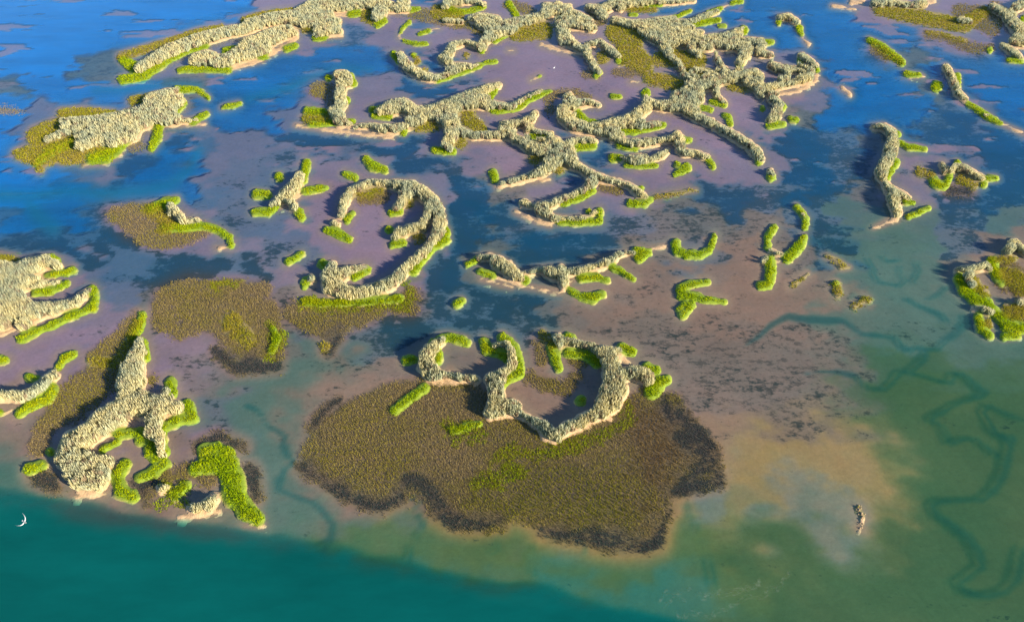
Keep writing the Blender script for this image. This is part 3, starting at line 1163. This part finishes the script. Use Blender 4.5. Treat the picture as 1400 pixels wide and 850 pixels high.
# ------------------------------------------------------------------ plants
def sprig_dome(r, n, lean, wid, tip):
    """upright leafy shrub about 1 m tall: n pointed sprigs fanning out of a dome"""
    V = []; F = []
    for i in range(n):
        a = r.random() * 6.283; q = math.sqrt(r.random())
        bx, by = 0.22 * q * math.cos(a), 0.22 * q * math.sin(a)
        h = (1.0 - 0.45 * q * q) * (0.75 + 0.35 * r.random())
        ex, ey = (0.08 + lean * q) * math.cos(a), (0.08 + lean * q) * math.sin(a)
        b = r.random() * 6.283
        dx, dy = wid * math.cos(b), wid * math.sin(b)
        m = 0.45 + 0.2 * r.random()
        k = len(V)
        V += [(bx, by, 0), (bx + (ex - bx) * m + dx, by + (ey - by) * m + dy, h * m), (ex, ey, h), (bx + (ex - bx) * m - dx, by + (ey - by) * m - dy, h * m * 0.95)]
        F += [(k, k + 1, k + 2), (k, k + 2, k + 3)]
    return np.array(V), np.array(F)


def blade_tuft(r, n, lean, wid):
    V = []; F = []
    for i in range(n):
        a = r.random() * 6.283; q = r.random()
        h = 0.65 + 0.45 * r.random()
        b = a + 1.57 + (r.random() - 0.5) * 1.5
        dx, dy = wid * math.cos(b), wid * math.sin(b)
        bx, by = 0.3 * q * math.cos(a), 0.3 * q * math.sin(a)
        k = len(V)
        V += [(bx - dx, by - dy, 0), (bx + dx, by + dy, 0), (bx + lean * math.cos(a), by + lean * math.sin(a), h)]
        F.append((k, k + 1, k + 2))
    return np.array(V), np.array(F)


_r = np.random.default_rng(11)
SHRUBS = [sprig_dome(_r, 20, 0.50, 0.115, 0) for _ in range(7)]
GRASS = [blade_tuft(_r, 7, 0.40, 0.13) for _ in range(6)]
CORD = [blade_tuft(_r, 6, 0.48, 0.10) for _ in range(6)]


def scatter(name, protos, x, y, z, s, h, col, mat, parent, jit):
    VV, FF, CC = [], [], []
    base = 0
    pick = rng.integers(0, len(protos), len(x))
    for k, (V, F) in enumerate(protos):
        m = np.flatnonzero(pick == k)
        if not len(m): continue
        a = rng.random(len(m)) * 6.283
        ca, sa = np.cos(a)[:, None], np.sin(a)[:, None]
        vx = (V[None, :, 0] * ca - V[None, :, 1] * sa) * s[m, None] + x[m, None]
        vy = (V[None, :, 0] * sa + V[None, :, 1] * ca) * s[m, None] + y[m, None]
        vz = V[None, :, 2] * h[m, None] + z[m, None]
        VV.append(np.stack([vx, vy, vz], -1).reshape(-1, 3))
        FF.append((F[None] + (np.arange(len(m)) * len(V))[:, None, None]).reshape(-1, 3) + base)
        per = 4 if len(V) % 4 == 0 and protos is SHRUBS else 3
        j = np.repeat(1 + (rng.random((len(m), len(V) // per + 1)) - 0.5) * jit, per, 1)[:, :len(V)]
        CC.append((np.repeat(col[m][:, None, :], len(V), 1) * j[:, :, None]).reshape(-1, 3))
        base += len(m) * len(V)
    if not VV: return 0
    mesh(name, np.concatenate(VV), np.concatenate(FF), mat, {'col': np.concatenate(CC)}, False, parent, kind='stuff')
    return len(np.concatenate(FF))


def cloud(bx, sp):
    """jittered net of spots over the box"""
    x0, x1, y0, y1 = bx
    n, m = max(int((x1 - x0) / sp), 1), max(int((y1 - y0) / sp), 1)
    X, Y = np.meshgrid(x0 + (np.arange(n) + 0.5) * sp, y0 + (np.arange(m) + 0.5) * sp)
    X = X.ravel() + (rng.random(n * m) - 0.5) * sp * 1.1; Y = Y.ravel() + (rng.random(n * m) - 0.5) * sp * 1.1
    return X, Y


def lerp(a, b, t):
    return np.asarray(a) * (1 - t[:, None]) + np.asarray(b) * t[:, None]


def bank_height(st, x, y):
    px, py, sc = survey(x, y, 0.1)
    fl = field(st, 'SG', px, py, -14.0) / sc
    fb = field(st, 'B', px, py, -14.0) / sc
    fy = field(st, 'Y', px, py, -14.0) / sc
    fs = field(st, 'S', px, py, -14.0) / sc
    wob = (fbm(x * 0.8, y * 0.8, 3) - 0.5) * 0.8
    fl = fl + wob; fy = fy + wob; fb = fb + wob * 1.6 - 0.05
    z = -0.35 + 0.62 * ss(-0.75, 0.05, fl) + 0.10 * ss(0.2, 1.4, fl) + 0.12 * ss(-0.3, 1.0, fs)
    z = np.maximum(z - 1.5 * (1 - ss(-1.3, -0.6, fl)), -0.35 + 0.46 * ss(-1.4, 0.6, fy) - 1.5 * (1 - ss(-1.6, -1.2, fy)))
    z = np.maximum(z, -0.30 + 0.46 * ss(-0.9, 0.7, fb) - 1.5 * (1 - ss(-1.4, -1.0, fb)))
    fl = np.maximum(np.maximum(fl, fy), fb)
    z = np.where(fl < -0.7, np.minimum(z, bed_z(x, y) - 0.04), z)
    return z + (fbm(x * 1.7, y * 1.7, 3) - 0.5) * 0.10 * ss(-0.6, 0.0, fl), fl, px, py, sc


TRI = 0
for name, label, st in ISLETS:
    allp = np.concatenate([P for c, P in st])
    r = allp[:, 2].max() + 6
    x0, x1, y0, y1 = allp[:, 0].min() - r, allp[:, 0].max() + r, allp[:, 1].min() - r, allp[:, 1].max() + r
    cx_, cy_ = at([x0, x1, x0, x1], [y0, y0, y1, y1])
    box = (cx_.min() - 1, cx_.max() + 1, cy_.min() - 2, cy_.max() + 1)
    mx_, my_ = at((x0 + x1) / 2, (y0 + y1) / 2)
    far_ = np.clip(my_ / 130.0, 0.8, 1.7)          # coarser plants where they are far
    root = bpy.data.objects.new(name, None)
    root.empty_display_size = 1.0
    link(root, None, label=label, category={'marsh_islet': 'islet', 'grass_islet': 'islet', 'shrub_islet': 'islet', 'grass_sliver': 'islet', 'silt_bar': 'silt bar',
                                            'cordgrass_meadow': 'meadow', 'grass_mound': 'grass mound', 'shell_heap': 'shell heap', 'weed_patch': 'weed patch'}[name])
    has = {c.upper() for c, P in st}
    # --- bank
    if has & set('SGBY'):
        sp = 0.42 * far_
        bxs = np.arange(box[0], box[1], sp); bys = np.arange(box[2], box[3], sp)
        BX, BY = np.meshgrid(bxs, bys); bx, by = BX.ravel(), BY.ravel()
        z, fl, px, py, sc = bank_height(st, bx, by)
        keep = (fl > -1.5).reshape(BX.shape)
        ii = np.arange(bx.size).reshape(BX.shape)
        kq = keep[:-1, :-1] & keep[:-1, 1:] & keep[1:, 1:] & keep[1:, :-1]
        Q = np.stack([ii[:-1, :-1], ii[:-1, 1:], ii[1:, 1:], ii[1:, :-1]], -1)[kq]
        used = np.unique(Q); remap = np.zeros(bx.size, int); remap[used] = np.arange(len(used))
        g = ss(-0.75, -0.25, field(st, 'G', px, py, -14.0) / sc)
        yv = ss(-1.5, -0.9, field(st, 'Y', px, py, -14.0) / sc)
        s_ = ss(-0.1, 0.5, field(st, 'S', px, py, -14.0) / sc)
        col = lerp((0.54, 0.36, 0.195) if name not in ('grass_mound', 'cordgrass_meadow') else (0.22, 0.18, 0.05), (0.25, 0.20, 0.085), yv)
        col = lerp(col, (0.19, 0.27, 0.012), g)
        col = lerp(col, (0.34, 0.28, 0.17), s_)
        mesh('silt_bank', np.stack([bx, by, z], 1)[used], remap[Q], M_BANK, {'col': col[used]}, True, root)
        TRI += 2 * len(Q)
    # --- shrubs
    if 'S' in has:
        x, y = cloud(box, 0.46 * far_)
        px, py, sc = survey(x, y, 0.3)
        wob = (fbm(x * 0.9, y * 0.9, 3) - 0.5) * 0.9 * sc
        ok = field(st, 'S', px, py, -2.0) + wob - 0.15 * sc > 0
        x, y, wob = x[ok], y[ok], wob[ok]
        big = 0.82 + 0.36 * fbm(x * 0.35, y * 0.35, 3) + 0.16 * (rng.random(len(x)) - 0.5)
        H = np.full(len(x), -1.0)
        for hh in (2.1, 1.75, 1.4, 1.05, 0.75, 0.5):
            px, py, sc = survey(x, y, 0.25 + hh * big)
            ok = (H < 0) & (field(st, 'S', px, py, -2.0) + 0.05 * sc + wob > 0)
            H[ok] = hh * big[ok]
        H = H * (0.45 + 0.55 * ss(0.01, 0.05, np.abs(fbm(x * 0.4 + 50, y * 0.4, 3) - 0.5)))   # gullies through the thicket
        ok = H > 0; x, y, H, big = x[ok], y[ok], H[ok], big[ok]
        if len(x):
            z = bank_height(st, x, y)[0] - 0.05
            t = np.clip(fbm(x * 0.25 + 9, y * 0.25, 3) * 1.6 - 0.3 + (rng.random(len(x)) - 0.5) * 0.7, 0, 1)
            col = lerp((0.70, 0.63, 0.35), (0.46, 0.49, 0.34), t)
            dead = rng.random(len(x)) < 0.06
            col[dead] = (0.40, 0.32, 0.21)
            TRI += scatter('shrub_cover', SHRUBS, x, y, z, (0.72 + 0.20 * H) * far_ ** 0.45, H, col, M_SHRUB, root, 0.35)
    # --- bright grass and olive grass
    gx_, gy_, gh_, gc_ = [], [], [], []
    for code, hgt, ca_, cb_ in (('H', 0.34, (0.29, 0.38, 0.009), (0.42, 0.44, 0.013)), ('G', 0.42, (0.33, 0.47, 0.007), (0.50, 0.54, 0.009)), ('Y', 0.40, (0.34, 0.34, 0.020), (0.43, 0.35, 0.05))):
        if code not in has: continue
        x, y = cloud(box, 0.30 * far_)
        px, py, sc = survey(x, y, 0.4)
        f = field(st, code, px, py, -4.0) / sc - (0.12 if code == 'G' else 0) + (fbm(x * 0.9, y * 0.9, 4) - 0.5) * (1.4 if code == 'G' else 2.4)
        ok = (f > 0) & (rng.random(len(x)) < (0.95 if code == 'G' else 0.8))
        x, y, f = x[ok], y[ok], f[ok]
        t = np.clip(fbm(x * 0.3, y * 0.3, 3) * 1.5 - 0.25 + (rng.random(len(x)) - 0.5) * 0.2, 0, 1)
        gx_.append(x); gy_.append(y)
        gh_.append(hgt * (0.55 + 0.5 * ss(0, 1.0, f) + 0.4 * (rng.random(len(x)) - 0.3)))
        gc_.append(lerp(ca_, cb_, t))
    if gx_ and sum(map(len, gx_)):
        x, y, h = np.concatenate(gx_), np.concatenate(gy_), np.concatenate(gh_)
        z = np.maximum(np.maximum(bank_height(st, x, y)[0], -0.1), bed_z(x, y)) - 0.03
        TRI += scatter('grass_cover', GRASS, x, y, z, (0.36 + 0.2 * rng.random(len(x))) * far_, h, np.concatenate(gc_), M_GRASS, root, 0.35)
    # --- cordgrass beds
    if has & set('MK'):
        x, y = cloud(box, 0.29 * far_)
        px, py, sc = survey(x, y, 0.2)
        fm = field(st, 'MK', px, py, -4.0) / sc + (fbm(x * 0.6, y * 0.6, 4) - 0.5) * 2.2
        fk = field(st, 'K', px, py, -40.0) / sc + (fbm(x * 0.4, y * 0.4, 4) - 0.5) * 4.0
        fk = ss(-1.8, 1.2, fk)
        ok = (rng.random(len(x)) < 0.92 * ss(-0.6, 0.6, fm) + 0.0)
        x, y, fk, fm = x[ok], y[ok], fk[ok], fm[ok]
        if len(x):
            t = np.clip(fbm(x * 0.12, y * 0.12, 4) * 2.2 - 0.6 + (rng.random(len(x)) - 0.5) * 0.5, 0, 1)
            col = lerp((0.31, 0.235, 0.10), (0.27, 0.235, 0.028), t)
            px, py, sc = survey(x, y, 0.2)
            mot = (fbm(x * 0.3, y * 0.3, 4) - 0.5) * 8
            for code, cc in (('O', (0.205, 0.195, 0.010)), ('R', (0.19, 0.125, 0.045))):
                if code in has: col = lerp(col, cc, ss(-3.0, 3.0, field(st, code, px, py, -40.0) / sc + mot))
            col = lerp(col, (0.105, 0.085, 0.075), fk)
            h = (0.24 + 0.20 * rng.random(len(x))) * (1 - 0.35 * fk)
            z = np.maximum(bed_z(x, y), -0.12) - 0.02
            TRI += scatter('cordgrass_cover', CORD, x, y, z, (0.24 + 0.16 * rng.random(len(x))) * far_, h, col, M_CORD, root, 0.6)
print('TRIS plants+banks', TRI, 'sheets', 4 * len(QUADS))

# ------------------------------------------------------------------ shell heap debris, birds, foam
def plain(name, rgb, rough=0.7, var=0.25):
    m, N, L, out = nodes(name)
    d = N('BsdfPrincipled'); d.inputs['Roughness'].default_value = rough
    L(mixc(N, L, 1.0, rgb, rmap(N, L, noise(N, L, 9.0, 4, seed=3), 0.3, 0.7, 1 - var, 1 + var, False), 'MULTIPLY'), d.inputs['Base Color'])
    L(d.outputs[0], out.inputs[0])
    return m


def blob(path, seg=8):
    """closed tapering body through (x, y, z, rx, rz) rings"""
    V = []; F = []
    P = np.array(path, float)
    for i, p in enumerate(P):
        a = P[max(i - 1, 0)]; b = P[min(i + 1, len(P) - 1)]
        t = (b - a)[:3]; t = t / (np.linalg.norm(t) + 1e-9)
        s_ = np.cross(t, (0, 0, 1.0)) if abs(t[2]) < 0.95 else np.array((0, 1.0, 0)); s_ = s_ / np.linalg.norm(s_)
        n = np.cross(s_, t)
        for k in range(seg):
            w = 6.28318 * k / seg
            V.append(p[:3] + s_ * math.cos(w) * p[3] + n * math.sin(w) * p[4])
    for i in range(len(P) - 1):
        for k in range(seg):
            a, b = i * seg + k, i * seg + (k + 1) % seg
            F += [(a, b, b + seg), (a, b + seg, a + seg)]
    k0 = len(V); V += [P[0, :3], P[-1, :3]]; e = (len(P) - 1) * seg
    for k in range(seg):
        F += [(k0, (k + 1) % seg, k), (k0 + 1, e + k, e + (k + 1) % seg)]
    return np.array(V), np.array(F)


M_WHITE = plain('white feathers', (0.82, 0.82, 0.80), 0.6, 0.05)
M_GREYF = plain('grey feathers', (0.30, 0.31, 0.31), 0.6, 0.15)
M_BILL = plain('dark horn', (0.05, 0.045, 0.03), 0.5, 0.2)


def place(root, x, y, z, rz):
    root.location = (float(x), float(y), float(z)); root.rotation_euler = (0, 0, rz)


def gull(px, py, z, rz, label):
    o = bpy.data.objects.new('gull', None); link(o, None, label=label, category='bird')
    V, F = blob([(-0.26, 0, 0, .02, .02), (-0.16, 0, 0, .06, .055), (0, 0, 0, .085, .085), (0.14, 0, .01, .07, .07), (0.20, 0, .03, .05, .05), (0.26, 0, .04, .048, .048), (0.30, 0, .035, .02, .02)])
    mesh('body', V, F, M_GREYF, None, True, o)
    V, F = blob([(0.29, 0, .034, .018, .018), (0.36, 0, .02, .006, .006)], 5)
    mesh('bill', V, F, M_BILL, None, True, o)
    t = [(-0.22, -.03, .0), (-0.22, .03, .0), (-0.38, .09, -.005), (-0.38, -.09, -.005), (-0.22, -.03, .015), (-0.22, .03, .015), (-0.38, .09, .0), (-0.38, -.09, .0)]
    q = [(0, 1, 2, 3), (7, 6, 5, 4), (0, 4, 5, 1), (1, 5, 6, 2), (2, 6, 7, 3), (3, 7, 4, 0)]
    mesh('tail', t, q, M_WHITE, None, False, o)
    for s_ in (-1, 1):                               # swept wings: arm, hand, pointed tip
        st_ = [(0.08, -0.07, 0.05, 0.03), (0.09, -0.04, 0.28, 0.11), (-0.06, -0.18, 0.43, 0.12), (-0.38, -0.47, 0.56, 0.09), (-0.74, -0.77, 0.64, 0.06)]
        V = []; F = []
        for f_, b_, y_, z_ in st_:
            V += [(f_, s_ * y_, z_), (b_, s_ * y_, z_ - .005), (b_, s_ * y_, z_ + .005), (f_ * .6 + b_ * .4, s_ * y_, z_ + .022)]
        for i in range(len(st_) - 1):
            for k in range(4):
                a, b = 4 * i + k, 4 * i + (k + 1) % 4
                F.append((a, b, b + 4, a + 4))
        F += [(3, 2, 1, 0), (16, 17, 18, 19)]
        mesh('wing', V, F, M_WHITE, None, False, o)
    x, y = at(px, py, z)
    place(o, x, y, z, rz)
    o.rotation_euler[0] = R(28)


gull(33.5, 713, 28.0, R(-24), 'white-winged gull gliding over the deep teal channel')


def egret(px, py, rz, label, low=0.0):
    o = bpy.data.objects.new('egret', None); link(o, None, label=label, category='bird')
    V, F = blob([(-0.34, 0, .46, .02, .02), (-0.22, 0, .50, .08, .08), (-0.05, 0, .56, .13, .13), (0.10, 0, .62, .11, .12), (0.18, 0, .70, .05, .06), (0.17, 0, .80, .04, .04), (0.12, 0, .90, .035, .035), (0.16, 0, .98, .04, .04), (0.24, 0, .99, .03, .03)])
    mesh('body', V, F, M_WHITE, None, True, o)
    V, F = blob([(0.23, 0, .99, .018, .018), (0.38, 0, .96, .004, .004)], 5)
    mesh('bill', V, F, M_BILL, None, True, o)
    for s_ in (-1, 1):
        V, F = blob([(-0.02, .05 * s_, .48, .014, .014), (0.0, .05 * s_, .22, .009, .009), (-0.01, .05 * s_, -.08, .01, .01)], 5)
        mesh('leg', V, F, M_BILL, None, True, o)
    x, y = at(px, py, 0.0)
    place(o, x, y, low, rz)


egret(655, 165, R(-60), 'white egret standing at the rim of an olive pocket in the branching ridge')
egret(757.5, 95.5, R(20), 'white egret wading in the lavender pool above the oval grass dot')

# shells on the heap
heap = bpy.data.objects['shell_heap']
_st = [st for n, l, st in ISLETS if n == 'shell_heap'][0]
V, F = blob([(-.5, 0, 0, .1, .05), (-.2, 0, 0, .42, .2), (.25, 0, 0, .38, .24), (.5, 0, 0, .1, .05)], 6)
x, y = cloud((*[float(v) for v in (at(1165, 700)[0], at(1195, 700)[0])], float(at(1180, 740)[1]), float(at(1180, 680)[1])), 0.17)
px, py, sc = survey(x, y, 0.1)
ok = (field(_st, 'BY', px, py, -6.0) / sc + (rng.random(len(x)) - 0.5) * 1.0 > 0) & (rng.random(len(x)) < 0.55)
x, y = x[ok], y[ok]
z = np.maximum(bank_height(_st, x, y)[0], -0.02)
t = rng.random(len(x)) ** 2
scatter('shell_litter', [(V, F)], x, y, z, 0.12 + 0.2 * rng.random(len(x)), 0.2 + 0.2 * rng.random(len(x)), lerp((0.42, 0.30, 0.17), (0.07, 0.06, 0.03), t), M_BANK, heap, 0.4)


# drifting foam lines where the channel meets the flats
def foam_material():
    m, N, L, out = nodes('thin foam')
    d = N('BsdfDiffuse'); d.inputs[0].default_value = (0.42, 0.46, 0.36, 1)
    t = N('BsdfTransparent'); mx = N('MixShader')
    a = rmap(N, L, noise(N, L, 1.4, 5, 0.7, seed=14), 0.42, 0.72, 0.0, 0.10)
    L(a, mx.inputs[0]); L(t.outputs[0], mx.inputs[1]); L(d.outputs[0], mx.inputs[2]); L(mx.outputs[0], out.inputs[0])
    return m


V, F = [], []
for line in """D2 850,740 900,690 960,700 1030,690
D2 880,770 940,730 1000,735
D2 1060,715 1130,705 1200,690 1280,690
D2 1080,730 1180,725 1290,690 1391,660
D2 950,800 960,825 990,840 1020,800 1070,795 1100,830 1150,815 1200,790 1250,760 1300,740 1391,720
D2 1250,700 1330,680 1391,640
D3 0,700 80,670 160,600
D3 0,730 60,690 130,640""".splitlines():
    _, P = stroke('F ' + line)
    X, Y = at(P[:, 0], P[:, 1])
    t = np.linspace(0, len(X) - 1, len(X) * 14)
    X = np.interp(t, np.arange(len(X)), X); Y = np.interp(t, np.arange(len(Y)), Y)
    for off in (0.0, 0.35):
        x = X + (fbm(X * 0.7, Y * 0.7 + off * 9, 4) - 0.5) * 1.3; y = Y + off + (fbm(X * 0.7 + 31, Y * 0.7, 4) - 0.5) * 1.3
        dx, dy = np.gradient(x), np.gradient(y); l = np.hypot(dx, dy) + 1e-6
        w = 0.05 + 0.16 * vnoise(x * 1.7, y * 1.7)
        k = len(V)
        for i in range(len(x)):
            V += [(x[i] - dy[i] / l[i] * w[i], y[i] + dx[i] / l[i] * w[i], 0.006 + off * 0.01), (x[i] + dy[i] / l[i] * w[i], y[i] - dx[i] / l[i] * w[i], 0.006 + off * 0.01)]
        F += [(k + 2 * i, k + 2 * i + 1, k + 2 * i + 3, k + 2 * i + 2) for i in range(len(x) - 1)]
mesh('foam', V, F, foam_material(), None, False, kind='stuff', label='faint swirling foam lines where the teal channel meets the sand flat', category='foam')
